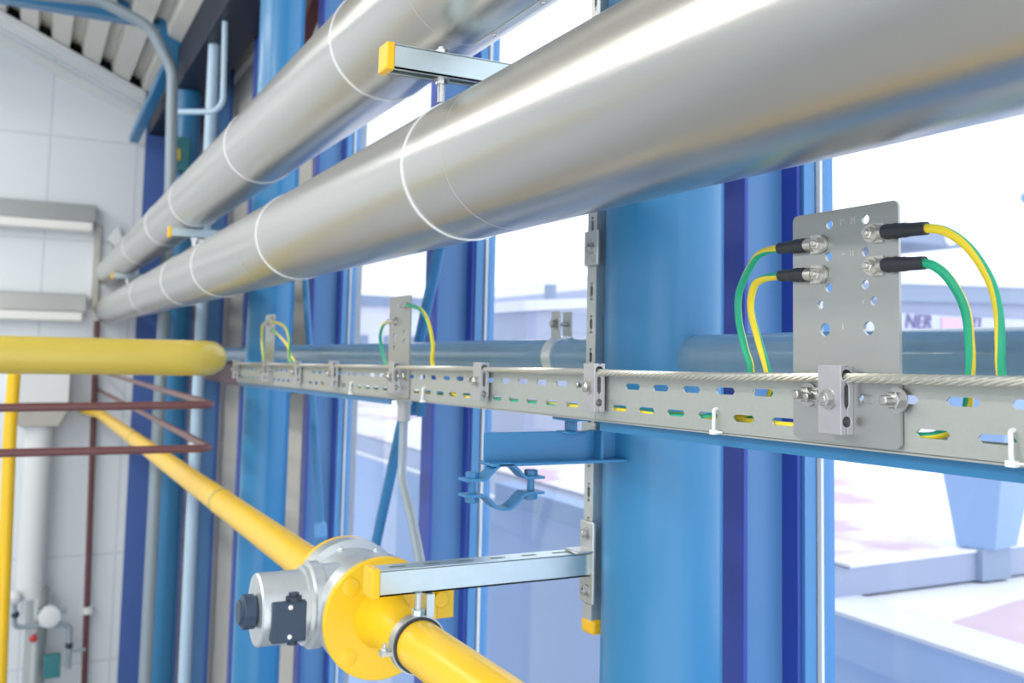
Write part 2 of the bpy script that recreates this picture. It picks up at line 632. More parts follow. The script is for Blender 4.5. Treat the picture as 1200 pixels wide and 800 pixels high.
# tie pipes between the columns
tz = lambda y: 0.006 - 0.0087 * (y - 1)
ties = [(-2.2, COL_Y[0] - RC + 0.012, 'blue horizontal tie pipe running right from the big column behind the large earthing plate'),
        (COL_Y[0] + RC - 0.012, COL_Y[1] - RC + 0.012, 'blue horizontal tie pipe behind the cable tray between the two nearer columns'),
        (COL_Y[1] + RC - 0.012, COL_Y[2] - RC + 0.012, 'blue horizontal tie pipe left of the second column, behind the pale yellow pipe')]
for a, b_, lab in ties:
    o = MB().tube([(XC, a + (b_ - a) * k / 4, tz(a + (b_ - a) * k / 4)) for k in range(5)], 0.056, 40).build('tie_pipe', M_tie)
    tag(o, lab, 'pipe', 'blue tie pipes between columns')

# ------------------------------------------------------------------ insulated pipes
PR = 0.168


def insulated(z, x, rings, label, y0, y1, seams, lap_deg):
    t = thing('insulated_pipe', label, 'pipe', (x, y0, z), 'insulated heating pipes')
    segs = [y0] + seams + [y1]
    for a, b_ in zip(segs, segs[1:]):
        k = 0.0005 if segs.index(a) % 2 else 0.0
        j = MB().tube([(x, a, z), (x, (a + b_) / 2, z), (x, b_, z)], PR - k, 96).build('jacket_section', M_alu, t)
        if lap_deg is None or not a < 2.0 < b_:
            continue
        s = MB()
        ang = math.radians(lap_deg)
        u = Vector((math.cos(ang), 0, math.sin(ang)))
        s.bar(V(x, a + 0.02, z) + u * (PR - k), V(x, b_ - 0.01, z) + u * (PR - k), 0.028, 0.003, u)
        yy = a + 0.1
        while yy < b_ - 0.05:
            s.ball(V(x, yy, z) + u * (PR + 0.001), 0.006, 6)
            yy += 0.24
        s.build('lap_seam', M_alu, j)
    for yr in rings:
        MB().hollow((x, yr, z), (0, 1, 0), PR + 0.003, PR - 0.002, 0.009, 72).build('strap', M_strap, t)
    MB().hollow((x, y1 - 0.02, z), (0, 1, 0), PR + 0.05, PR - 0.004, 0.02, 48).build('wall_collar', M_white, t)
    return t


XP1, ZP1, XP2, ZP2 = 0.932, 0.4387, 0.919, 0.9188
insulated(ZP1, XP1, [2.09, 3.68, 5.28, 6.55, 8.6], 'lower of the two big silver insulated pipes, running from upper right into distance', -1.2, Y_END, [0.72, 1.86, 2.96, 4.1, 5.9, 7.8, 9.8, 11.6], None)
insulated(ZP2, XP2, [2.70, 4.38, 6.2, 7.55, 9.4], 'upper of the two big silver insulated pipes, above the yellow-capped channel', -1.2, Y_END, [0.95, 2.11, 3.45, 5.0, 6.8, 8.7, 10.9], -78)
# clamp ring at the near end of the lower pipe
t = thing('pipe_clamp', 'grey clamp ring on the lower silver pipe at the right edge of the picture', 'clamp', (XP1, 0.62, ZP1))
MB().hollow((XP1, 0.49, ZP1), (0, 1, 0), PR + 0.008, PR + 0.001, 0.06, 72).build('ring', M_galv, t, 0.002)
b = MB().box((XP1 + PR + 0.008, 0.53, ZP1 - 0.03), (XP1 + PR + 0.05, 0.615, ZP1 - 0.006)).box((XP1 + PR + 0.008, 0.53, ZP1 + 0.006), (XP1 + PR + 0.05, 0.615, ZP1 + 0.03))
b.build('ear', M_galv, t, 0.002)
MB().bolt((XP1 + PR + 0.032, 0.572, ZP1 + 0.03), (0, 0, 1), 0.011, 0.01).build('bolt', M_bolt, t)

# ------------------------------------------------------------------ channel support beside the column
YS = 2.113


def channel_arm(x0, x1, y, ztop, w=0.056, h=0.058, t=0.004, name='arm', parent=None, slots_on='top'):
    """square channel along X with slotted top"""
    z0 = ztop - h
    sl_ = [slot((x0 + 0.05 + 0.085 * k, 0), 0.045, 0.013, 0.45) for k in range(int((x1 - x0 - 0.07) / 0.085) + 1)]
    o = holed([(x0, -w / 2), (x1, -w / 2), (x1, w / 2), (x0, w / 2)], sl_, t, lambda u, v, q: (u, y + v, ztop - t / 2 + q), name, M_chan, parent)
    # sides and returned lips go into the same mesh
    m = MB()
    for s in (-1, 1):
        ya, yb = sorted((y + s * w / 2, y + s * (w / 2 - t)))
        m.box((x0, ya, z0), (x1, yb, ztop - t * 0.5))
        ya, yb = sorted((y + s * w / 2, y + s * (w / 2 - 0.014)))
        m.box((x0, ya, z0), (x1, yb, z0 + t))
    k = m.build('tmp_side', M_chan, parent)
    bm = bmesh.new()
    bm.from_mesh(o.data)
    bm.from_mesh(k.data)
    bm.to_mesh(o.data)
    bm.free()
    me = k.data
    bpy.data.objects.remove(k)
    bpy.data.meshes.remove(me)
    finish(o.data, 35)
    return o


def endcap(x, y, ztop, parent, w=0.062, h=0.066):
    return MB().box((x - 0.021, y - w / 2, ztop - h + 0.003), (x, y + w / 2, ztop + 0.003)).build('end_cap', M_cap, parent, 0.004, label='yellow plastic end cap')


sup = thing('channel_support', 'galvanized channel frame with two arms beside the big blue column', 'support', (1.32, YS, -0.70))
XU0, XU1 = 0.735, 1.30
# upright: slotted channel opening towards the room
zs0, zs1 = -0.66, 1.1
up_slots = [slot((0, zs0 + 0.06 + 0.085 * k), 0.013, 0.045, 0.3) for k in range(int((zs1 - zs0) / 0.085))]
up_slots = [[(q[0], q[1]) for q in s] for s in up_slots]
holed([(YS - 0.022, zs0), (YS + 0.022, zs0), (YS + 0.022, zs1), (YS - 0.022, zs1)], [[(q[0] + YS, q[1]) for q in s_] for s_ in up_slots], 0.0035, lambda u, v, q: (1.300 + q, u, v), 'upright', M_galv, sup)
m = MB()
for yf in (YS - 0.022, YS + 0.0185):
    m.box((1.3018, yf, zs0), (1.340, yf + 0.0035, zs1))
m.box((1.3365, YS - 0.022, zs0), (1.340, YS - 0.011, zs1)).box((1.3365, YS + 0.011, zs0), (1.340, YS + 0.022, zs1))
m.build('upright_flange', M_galv, sup)
MB().box((1.296, YS - 0.028, zs0 - 0.035), (1.344, YS + 0.028, zs0 + 0.004)).build('end_cap', M_cap, sup, 0.01, label='yellow plastic end cap')
ZU, ZL = 0.716, -0.490
channel_arm(XU0, XU1, YS, ZU, name='arm', parent=sup)
endcap(XU0, YS, ZU, sup)
channel_arm(XU0 + 0.005, XU1, YS, ZL, name='arm', parent=sup)
endcap(XU0 + 0.005, YS, ZL, sup)
for zc in (ZU, ZL, 0.29, -0.20):
    arm = zc in (ZU, ZL)
    b = MB()
    b.box((1.286, YS - 0.044, zc - 0.125 if arm else zc - 0.06), (1.296, YS + 0.020, zc + 0.075 if arm else zc + 0.03))
    if arm:
        b.box((1.240, YS - 0.044, zc + 0.001), (1.296, YS + 0.02, zc + 0.007))
    b.build('corner_plate', M_galv, sup, 0.003)
    for dz in ((0.045, -0.095) if arm else (-0.015,)):
        MB().bolt((1.286, YS - 0.014, zc + dz), (-1, 0, 0), 0.013, 0.004).build('bolt', M_bolt, sup)
# rod and nuts carrying the lower silver pipe from the upper arm
b = MB().cyl((0.865, YS, 0.60), (0.865, YS, ZU + 0.02), 0.0085, 16)
b.build('threaded_rod', M_bolt, sup)
MB().bolt((0.865, YS, ZU - 0.058), (0, 0, -1), 0.016).build('nut', M_bolt, sup)
MB().bolt((0.865, YS, ZU), (0, 0, 1), 0.016, 0.004).build('nut', M_bolt, sup)

# far arms welded to the far columns
bt = None
for i, (y, lab) in enumerate(((COL_Y[1], 'yellow-capped channel bracket under the upper silver pipe at the second column'),
                              (COL_Y[2], 'farthest channel bracket under the upper silver pipe, near the end wall'))):
    bt = thing('channel_bracket', lab, 'bracket', (1.28, y, 0.68), 'channel brackets under the upper silver pipe')
    channel_arm(0.79, 1.30, y, 0.748, name='arm', parent=bt)
    endcap(0.79, y, 0.748, bt)
    MB().box((1.272, y - 0.06, 0.62), (1.292, y + 0.06, 0.80)).build('base_plate', M_galv, bt, 0.003)
    MB().cyl((0.93, y, 0.608), (0.93, y, 0.72), 0.012, 12).bolt((0.93, y, 0.69), (0, 0, -1), 0.022).build('hanger_rod', M_strap, bt)

# ------------------------------------------------------------------ cable tray
TS = -0.0142
tzy = lambda y: TS * (y - 0.79)
XT, ZT0, ZT1 = 1.12, -0.125, -0.028
TY0, TY1 = -0.6, 5.76
tray = thing('cable_tray', 'long perforated galvanized cable tray carrying earthing wires across the picture', 'cable tray', (XT, TY0, ZT0))
segs = [TY0, 1.80, 3.04, 4.24, TY1]
for a, b_ in zip(segs, segs[1:]):
    holes = []
    k = math.ceil((a + 0.035 - 0.925) / 0.0975)
    while 0.925 + 0.0975 * k < b_ - 0.035:
        yc = 0.925 + 0.0975 * k
        holes.append(slot((yc, -0.096), 0.055, 0.0125, 0.42))
        yu = yc - 0.048
        if yu > a + 0.035:
            holes.append(slot((yu, -0.050), 0.052, 0.0125, 0.42))
        k += 1
    sd = holed([(a + 0.001, ZT0), (b_ - 0.001, ZT0), (b_ - 0.001, ZT1), (a + 0.001, ZT1)], holes, 0.003, lambda u, v, q: (XT + 0.0015 + q, u, v + tzy(u)), 'side_wall', M_tray, tray)
    m = MB()
    def sb(x0, x1, z0, z1):
        m.prism([(x0, a, z0 + tzy(a)), (x1, a, z0 + tzy(a)), (x1, a, z1 + tzy(a)), (x0, a, z1 + tzy(a))], (0, b_ - a, TS * (b_ - a)))
    sb(XT + 0.003, XT + 0.102, ZT0 + 0.012, ZT0 + 0.015)
    sb(XT, XT + 0.012, ZT0 - 0.003, ZT0 + 0.001)
    sb(XT + 0.099, XT + 0.102, ZT0, ZT0 + 0.018)
    sb(XT - 0.004, XT + 0.006, ZT1, ZT1 + 0.004)
    m.build('tray_floor', M_tray, tray)
# blue rails carrying the tray
for a, b_, lab in ((-0.6, 1.80, 'flat blue steel rail under the right end of the cable tray'), (3.15, 5.76, 'flat blue steel rail under the far left end of the cable tray')):
    m = MB()
    z0 = ZT0 - 0.004
    m.prism([(XT + 0.012, a, z0 - 0.020 + tzy(a)), (XT + 0.018, a, z0 - 0.020 + tzy(a)), (XT + 0.018, a, z0 - 0.006 + tzy(a)), (XT + 0.08, a, z0 - 0.006 + tzy(a)), (XT + 0.08, a, z0 + tzy(a)), (XT + 0.012, a, z0 + tzy(a))], (0, b_ - a, TS * (b_ - a)))
    tag(m.build('support_rail', M_brk), lab, 'rail', 'blue rails under the tray')

# steel rope laid along the top of the tray: seven twisted strands
XR, ZR, RR = 1.0995, -0.0215, 0.0078
b = MB()
sr = RR * 0.40
for s in range(6):
    pts = []
    y = TY0
    while y <= 5.75:
        st = 0.0095 if y < 2.2 else 0.018
        a = 2 * math.pi * (s / 6 + y / 0.105)
        pts.append((XR + (RR - sr) * math.cos(a), y, ZR + tzy(y) + (RR - sr) * math.sin(a) - 0.0028 * math.sin(math.pi * min(1, max(0, (y - 1.09) / 0.7)))))
        y += st
    b.tube(pts, sr, 7, True)
rope = b.build('steel_rope', M_rope)
tag(rope, 'twisted steel wire rope running through clamps along the tray top', 'wire rope')

# rope clamps
CW, CZ0, CZ1 = 0.046, -0.110, -0.007
clamp_spots = [(1.083, 'rope clamp bolted in front of the large earthing plate'),
               (1.775, 'rope clamp on the tray in front of the big blue column'),
               (2.35, 'rope clamp on the tray over the second facade post, right of the small earthing plate'),
               (3.025, 'rope clamp at the foot of the small middle earthing plate'),
               (3.73, 'rope clamp on the tray just left of the small middle earthing plate'),
               (4.30, 'rope clamp on the tray just right of the farthest earthing plate'),
               (4.95, 'rope clamp at the foot of the farthest earthing plate'),
               (5.70, 'rope clamp at the far end of the tray beside the pale yellow pipe')]


def make_clamp(y, xb):
    t = thing('rope_clamp', '', 'clamp', (XR, y, CZ0), 'rope clamps along the tray')
    y0, y1 = y - CW / 2, y + CW / 2
    zc, zh = ZR, -0.0905            # rope groove and empty groove
    # jaws meet at XR; each is a profile in XZ extruded along Y with two half-round grooves
    def jaw(sgn, xo):
        prof = [(xo, CZ0 + 0.004), (xo - sgn * 0.004 if False else xo, CZ1)]
        pts = [(xo, CZ1), (xo, CZ0)]
        inner = []
        e = 0.0006 * sgn
        def groove(z, r):
            return [(XR + e + sgn * r * math.sin(math.pi * k / 8), z - r * math.cos(math.pi * k / 8)) for k in range(9)]
        inner = [(XR + e, CZ0), (XR + e, zh - 0.0085)] + groove(zh, 0.0078) + [(XR + e, -0.072), (XR + e + sgn * 0.004, -0.066), (XR + e + sgn * 0.004, -0.038), (XR + e, -0.0325)] + groove(zc, 0.0086) + [(XR + e, CZ1 - 0.004), (XR + e + sgn * 0.004, CZ1)]
        poly = [(px, y0, pz) for px, pz in pts + inner]
        return MB().prism(poly, (0, CW, 0))
    jaw(-1, XR - 0.0125).build('front_jaw', M_clamp, t, 0.0022)
    jaw(1, xb).build('back_jaw', M_clamp, t, 0.0015)
    zb = -0.058
    MB().bolt((XR - 0.0125, y + 0.002, zb), (-1, 0, 0), 0.0125, 0.001).build('bolt', M_bolt, t)
    MB().bolt((xb - 0.002, y + 0.046, zb + 0.002), (-1, 0, 0), 0.0115, 0.018).build('tray_bolt', M_bolt, t)
    return t


c0 = None
for i, (y, lab) in enumerate(clamp_spots):
    if c0 is None:
        o = c0 = make_clamp(y, XT - 0.0065)
    else:
        o = copy_tree(c0)
    o.location = (XR, y, CZ0 + OZ + tzy(y) - tzy(clamp_spots[0][0]))
    o['label'] = lab

# ------------------------------------------------------------------ earthing plates
def plate_holes(cs):
    return [circ(c, r, 18) for (c, r) in cs]


XPL = XT - 0.004
pl = thing('earthing_plate', 'large perforated steel earthing plate with four cable lugs, right foreground', 'plate', (XPL, 1.08, -0.115), 'earthing plates on the tray')
hs = []
for (y, z) in ((1.107, 0.212), (1.035, 0.212), (1.109, 0.162), (1.035, 0.163), (1.109, 0.113), (1.036, 0.114)):
    hs.append(((y, z), 0.0072))
for (y, z) in ((1.126, 0.087), (1.020, 0.089)):
    hs.append(((y, z), 0.0068))
for (y, z) in ((1.117, 0.048), (1.030, 0.049)):
    hs.append(((y, z), 0.0105))
hs2 = plate_holes(hs) + [slot((1.035, -0.055), 0.034, 0.014, 0.45)]
holed(rrect(0.974, -0.124, 1.187, 0.2335, 0.010), hs2, 0.005, lambda u, v, q: (XPL + q, u, v), 'plate', M_plate, pl)
for y, z in ((1.151, -0.054), (0.978, -0.054)):
    b = MB().bolt((XPL - 0.0025, y, z), (-1, 0, 0), 0.0145, 0.018)
    b.lathe((XPL - 0.0025, y, z), (-1, 0, 0), [(0, 0.0185), (0.0022, 0.0185)], 28)
    b.build('fixing_bolt', M_bolt, pl)
# faint stamped marks
b = MB()
for (y, z, w_, h_) in ((1.083, 0.213, 0.002, 0.010), (1.078, 0.216, 0.004, 0.002), (1.062, 0.213, 0.002, 0.011), (1.056, 0.213, 0.002, 0.011), (1.059, 0.214, 0.006, 0.002), (1.064, 0.163, 0.002, 0.009), (1.059, 0.163, 0.002, 0.009), (1.078, 0.163, 0.005, 0.002), (1.08, 0.052, 0.002, 0.008), (1.04, 0.088, 0.002, 0.006)):
    b.box((XPL - 0.0029, y - w_ / 2, z - h_ / 2), (XPL - 0.002, y + w_ / 2, z + h_ / 2))
b.build('stamped_mark', M_mark, pl)


def small_plate(yc, lab, w_, z0, z1):
    t = thing('earthing_plate', lab, 'plate', (XPL, yc, z0), 'earthing plates on the tray')
    a = w_ / 2
    hs = [((yc + a * 0.45, z0 + 0.20), 0.012), ((yc - a * 0.5, z0 + 0.215), 0.009), ((yc - a * 0.5, z0 + 0.185), 0.009), ((yc + a * 0.45, z0 + 0.165), 0.008)]
    holed(rrect(yc - a, z0, yc + a, z1, 0.008), plate_holes(hs), 0.005, lambda u, v, q: (XPL + q, u, v), 'plate', M_plate, t)
    for s in (-1, 1):
        MB().bolt((XPL - 0.0025, yc + s * a * 0.72, z0 + 0.07), (-1, 0, 0), 0.0125, 0.016).build('fixing_bolt', M_bolt, t)
    return t


small_plate(3.03, 'small upright earthing plate on the tray at the grey cable, middle distance', 0.20, -0.152, 0.184)
small_plate(4.93, 'farthest small earthing plate on the tray, in front of the second column', 0.20, -0.178, 0.172)


# ------------------------------------------------------------------ earthing cables
RCAB = 0.0066


def lug_at(p, sgn, parent, zup=0.0, name='cable_lug'):
    """ring lug flat on the plate at p, barrel leaving along sgn*Y"""
    b = MB()
    x, y, z = p
    d = Vector((0, sgn, zup)).normalized()
    side = Vector((1, 0, 0)).cross(d)
    q = V(p)
    # flat palm
    out = []
    for k in range(9):
        a = math.pi / 2 + math.pi * k / 8
        out.append(q + d * (0.0145 * math.cos(a)) + side * (0.0145 * math.sin(a)))
    out += [q + d * 0.020 - side * 0.0145, q + d * 0.020 + side * 0.0145]
    b.prism([tuple(o - Vector((0.004, 0, 0))) for o in out], (0.004, 0, 0))
    # transition and barrel
    b.tube([q + d * 0.017 - Vector((0.003, 0, 0)), q + d * 0.026 - Vector((0.0065, 0, 0)), q + d * 0.045 - Vector((0.0075, 0, 0))], [0.011, 0.0095, 0.0095], 20)
    b.lathe(q - Vector((0.004, 0, 0)), (-1, 0, 0), [(0, 0.0135), (0.002, 0.0135)], 24)
    b.bolt(q - Vector((0.006, 0, 0)), (-1, 0, 0), 0.0108, 0.004)
    o = b.build(name, M_lug, parent)
    return q + d * 0.026 - Vector((0.0068, 0, 0)), d


def cable(label, p_a, s_a, mid, p_b=None, s_b=1, sleeve=0.055, twist=9.0, phase=0, za=0.0, zb=0.0, r=RCAB, bare=False):
    t = thing('earthing_cable', label, 'cable', p_a, 'green and yellow earthing cables')
    path = []
    e, d = lug_at(p_a, s_a, t, za)
    sl_end = e + d * sleeve
    if not bare:
        prof_ = [1.55, 1.75, 1.62, 1.78, 1.6, 1.66, 1.5, 1.48, 1.46, 1.46, 1.42]
        MB().tube([e + d * (sleeve * k / 10) for k in range(11)], [r * q_ for q_ in prof_], 20).build('heat_shrink_sleeve', M_shr, t)
    path = [e + d * 0.01, sl_end - d * 0.004] + [V(p) for p in mid]
    if p_b is not None:
        e2, d2 = lug_at(p_b, s_b, t, zb)
        path += [e2 + d2 * 0.03, e2 + d2 * 0.0]
    b = MB()
    nn = 16
    b.tube(spline(path, 8), r, nn, True, mf=lambda j: 0 if (j + phase) % nn < 8 else 1, twist=twist)
    b.build('insulation', [M_grn, M_cyel], t)
    return t


def tray_run(ya, yb, x, dz=0.0, n_=None):
    """points lying on the tray floor from ya to yb"""
    n_ = n_ or max(2, int(abs(yb - ya) / 0.25))
    rnd = random.Random(int(ya * 100 + x * 1000))
    return [(x + rnd.uniform(-0.001, 0.001), ya + (yb - ya) * k / n_, ZT0 + 0.015 + RCAB + 0.001 + dz + tzy(ya + (yb - ya) * k / n_)) for k in range(n_ + 1)]


PX = XPL - 0.003
# left upper: plate -> loop -> tray -> middle plate (right lug)
L1 = [at(897, 294.5, X=1.125), at(884, 305, X=1.135), at(867, 340, X=1.15), at(865.5, 372, X=1.15), at(873, 408, X=1.15), at(880, 434, X=1.15)]
cable('green-yellow cable from upper left lug of the large earthing plate, outer left loop', (PX, 1.124, 0.183), 1,
      [tuple(p) for p in L1] + [(1.15, 1.345, -0.075)] + tray_run(1.45, 2.5, 1.132)[0:] + [(1.135, 2.64, -0.115), tuple(at(508, 430, X=1.13)), tuple(at(507, 402, X=1.12)), tuple(at(501, 376, X=1.10)), tuple(at(492, 362, X=1.098))],
      (PX, 2.99, 0.150), -1, 0.060, 7, 3, 0.0, 0.0)
L2 = [at(895, 326.5, X=1.125), at(883.5, 336, X=1.134), at(880, 362, X=1.145), at(888, 395, X=1.15), at(899, 433, X=1.15)]
cable('green-yellow cable from lower left lug of the large earthing plate, inner left loop', (PX, 1.124, 0.135), 1,
      [tuple(p) for p in L2] + [(1.155, 1.285, -0.06), (1.155, 1.34, -0.10)] + tray_run(1.45, 4.3, 1.148) + [tuple(at(340, 422, X=1.13)), tuple(at(339, 397, X=1.12)), tuple(at(333, 382, X=1.105))],
      (PX, 4.90, 0.145), -1, 0.058, 7, 9, 0.03, -0.2)
R1 = [at(1109, 271.5, X=1.115), at(1136, 291, X=1.13), at(1160, 328, X=1.145), at(1170, 365, X=1.15), at(1172, 400, X=1.15), at(1173, 434, X=1.15)]
cable('green-yellow cable from upper right lug of the large earthing plate, tall outer right loop', (PX, 1.019, 0.189), -1,
      [tuple(p) for p in R1] + [(1.15, 0.832, -0.07)] + [(1.142, 0.81, -0.097)] + tray_run(0.76, -0.5, 1.132), None, 1, 0.074, 7, 12, -0.035)
R2 = [at(1101, 315.5, X=1.115), at(1118, 335, X=1.13), at(1131, 362, X=1.145), at(1136, 395, X=1.15), at(1137, 434, X=1.15)]
cable('green-yellow cable from lower right lug of the large earthing plate, inner right loop', (PX, 1.019, 0.1405), -1,
      [tuple(p) for p in R2] + [(1.145, 0.895, -0.075), (1.136, 0.93, -0.100)] + tray_run(0.98, 1.24, 1.132, n_=3) + tray_run(1.5, 3.4, 1.164), None, 1, 0.070, 7, 5, -0.03)
cable('thin green-yellow cable looping from the left side of the middle earthing plate', (PX, 3.07, 0.100), 1,
      [tuple(at(449, 381, X=1.11)), tuple(at(445.5, 395, X=1.125)), tuple(at(449, 415, X=1.14)), tuple(at(453, 430, X=1.14)), (1.15, 3.17, -0.12)] + tray_run(3.3, 4.15, 1.145) + [tuple(at(343, 420, X=1.14)), tuple(at(335, 402, X=1.12))],
      (PX, 4.90, 0.095), -1, 0.02, 7, 2, 0, 0, r=0.0058, bare=True)
cable('green-yellow cable on the left side of the farthest earthing plate', (PX, 4.96, 0.130), 1,
      [tuple(at(307.5, 382, X=1.12)), tuple(at(307, 400, X=1.14)), tuple(at(309, 422, X=1.14))] + tray_run(5.2, 5.7, 1.15), None, 1, 0.02, 7, 2, 0, 0, bare=True)
for y in (2.05, 2.45):        # spare core lying in the tray is part of the long cables only
    pass

# nylon ties through the lower slots
ties_y = [(1.386, 'white nylon cable tie on the tray under the big column, right side'), (0.803, 'white nylon cable tie on the tray at the right edge'),
          (2.80, 'white nylon cable tie on the tray right of the middle earthing plate'), (3.54, 'white nylon cable tie on the tray left of the middle earthing plate')]
t0 = None
for y, lab in ties_y:
    if t0 is None:
        b = MB()
        b.tube(spline([(1.15, y, -0.094), (1.116, y, -0.091), (1.112, y - 0.001, -0.105), (1.111, y - 0.003, -0.129), (1.125, y - 0.006, -0.134)], 5), 0.0032, 8)
        b.box((1.105, y - 0.010, -0.136), (1.114, y + 0.003, -0.128)).box((1.107, y - 0.028, -0.132), (1.109, y - 0.008, -0.129))
        t0 = b.build('cable_tie', M_tie2)
        o = t0
        oz, oy = o.location.z, y
    else:
        o = t0.copy()
        COL.objects.link(o)
        o.location.y += y - oy
        o.location.z = oz + tzy(y) - tzy(oy)
    tag(o, lab, 'cable tie', 'white cable ties on the tray')

# tray post: T piece standing on the blue bracket
b = MB().box((1.155, 1.945, -0.178), (1.163, 1.995, ZT0 - 0.022)).box((1.13, 1.93, ZT0 - 0.028), (1.19, 2.01, ZT0 - 0.0205)).box((1.135, 1.94, -0.184), (1.185, 2.0, -0.178))
tag(b.build('tray_post', M_brk, bevel=0.003), 'small blue T-shaped stand between the tray and the blue bracket', 'stand')

# blue cantilever bracket on the column with a pipe clamp below
br = thing('pipe_bracket', 'blue cantilever bracket with an open pipe clamp on the big column', 'bracket', (1.28, 1.97, -0.25))
YB = 1.97
m = MB()
m.box((0.935, YB, -0.245), (1.29, YB + 0.008, -0.178))
m.build('web', M_brk, br, 0.002)
MB().box((0.935, YB - 0.045, -0.250), (1.29, YB + 0.03, -0.243)).build('bottom_flange', [M_brk], br, 0.002)
MB().box((1.225, YB - 0.03, -0.245), (1.233, YB + 0.03, -0.178)).build('stiffener', M_brk, br, 0.002)
# clamp: two bent half straps and two bolts
xa, xb, zc = 0.885, 1.055, -0.285
xm = (xa + xb) / 2


def half(sgn, zf):
    pts = [(xa - 0.012, zf), (xa + 0.035, zf), (xa + 0.058, zf + sgn * 0.022), (xm - 0.012, zf + sgn * 0.032), (xm + 0.012, zf + sgn * 0.032), (xb - 0.058, zf + sgn * 0.022), (xb - 0.035, zf), (xb + 0.012, zf)]
    pts = [tuple(p) for p in pts]
    P = arc_corner([(x, 0, z) for x, z in pts], 0.018, 4)
    vs, fs = [], []
    n_ = len(P)
    th = 0.006
    for i, p in enumerate(P):
        d = (P[min(i + 1, n_ - 1)] - P[max(i - 1, 0)]).normalized()
        nrm = Vector((-d.z, 0, d.x))
        for y in (YB - 0.045, YB + 0.0):
            for s in (-0.5, 0.5):
                q = p + nrm * s * th
                vs.append((q.x, y, q.z))
    for i in range(n_ - 1):
        a, b_ = 4 * i, 4 * (i + 1)
        fs += [(a, a + 1, b_ + 1, b_), (a + 2, b_ + 2, b_ + 3, a + 3), (a, b_, b_ + 2, a + 2), (a + 1, a + 3, b_ + 3, b_ + 1)]
    fs += [(0, 2, 3, 1), (4 * n_ - 4, 4 * n_ - 3, 4 * n_ - 1, 4 * n_ - 2)]
    return MB().add(vs, fs)


half(1, -0.277).build('clamp_half', M_brk, br)
half(-1, -0.311).build('clamp_half', M_brk, br)
for x in (xa + 0.012, xb - 0.012):
    b = MB().cyl((x, YB - 0.022, -0.325), (x, YB - 0.022, -0.262), 0.0085, 16)
    b.hexa((x, YB - 0.022, -0.274), (0, 0, 1), 0.0155, 0.013).hexa((x, YB - 0.022, -0.3145), (0, 0, -1), 0.0155, 0.013)
    b.build('clamp_bolt', M_brk, br)

# strap with ears around the tie pipe
st = thing('pipe_strap', 'galvanized strap clamp with bolted ears around the blue tie pipe', 'clamp', (XC, 2.42, tz(2.42)))
ys = 2.46
MB().hollow((XC, ys, tz(ys)), (0, 1, 0), 0.0625, 0.0555, 0.052, 48).build('band', M_strap, st)
MB().box((XC - 0.030, ys, tz(ys) + 0.052), (XC - 0.024, ys + 0.05, tz(ys) + 0.135)).build('ear', M_galv, st, 0.002)
b = MB().box((XC + 0.010, ys, tz(ys) + 0.052), (XC + 0.016, ys + 0.05, tz(ys) + 0.135))
b.build('ear', M_galv, st, 0.002)
b = MB().bolt((XC - 0.030, ys + 0.025, tz(ys) + 0.098), (-1, 0, 0), 0.0145, 0.003).cyl((XC - 0.03, ys + 0.025, tz(ys) + 0.098), (XC + 0.016, ys + 0.025, tz(ys) + 0.098), 0.007, 12)
b.build('bolt', M_bolt, st)

# small blue beam clip behind the tray
cl = thing('beam_clip', 'small blue clip with a bolt under the tray at the second facade post', 'clip', (1.25, 3.16, -0.24))
b = MB().box((1.215, 3.10, -0.222), (1.245, 3.112, -0.165)).box((1.215, 3.16, -0.222), (1.245, 3.172, -0.165)).box((1.215, 3.10, -0.172), (1.245, 3.172, -0.163))
b.build('clip', M_brk, cl, 0.003)
MB().bolt((1.23, 3.172, -0.20), (0, 1, 0), 0.014, 0.03).build('bolt', M_bolt, cl)

# slanted bracing rods
b = MB().tube([tuple(at(521, 262, X=1.53)), tuple(at(427, 700, X=1.53))], 0.024, 20)
tag(b.build('bracing_rod', M_brk), 'slanted blue bracing bar running down behind the middle earthing plate to the valve', 'brace', 'blue bracing rods')
br2 = thing('bracing_rod', 'thin blue bracing rod with a turnbuckle right of the second column', 'brace', tuple(at(378, 640, X=1.53)), 'blue bracing rods')
pa, pb = at(357, 320, X=1.53), at(379, 665, X=1.53)
MB().tube([tuple(pa), tuple(pb)], 0.020, 16).build('rod', M_brk, br2)
d = (pb - pa).normalized()
k = at(376, 622, X=1.53)
MB().lathe(tuple(k - d * 0.05), tuple(d), [(0, 0.02), (0.015, 0.034), (0.085, 0.034), (0.10, 0.02)], 16).build('turnbuckle', M_frame, br2)

# grey cable from a gland under the tray
gc = thing('grey_cable', 'grey cable hanging from a gland under the tray down to the valve', 'cable', (1.17, 3.10, -0.2))
yg = 3.085
MB().lathe((1.16, yg, -0.160), (0, 0, -1), [(0, 0.026), (0.02, 0.026), (0.021, 0.022), (0.075, 0.022)], 20).build('gland', M_grayflange, gc)
MB().tube(spline([(1.16, yg, -0.20), (1.16, yg, -0.30), (1.145, 3.04, -0.42), tuple(at(481, 600, X=1.09)), tuple(at(491, 650, X=1.03)), tuple(at(499, 700, X=0.98))], 8), 0.0145, 16).build('sheath', M_greyp, gc)

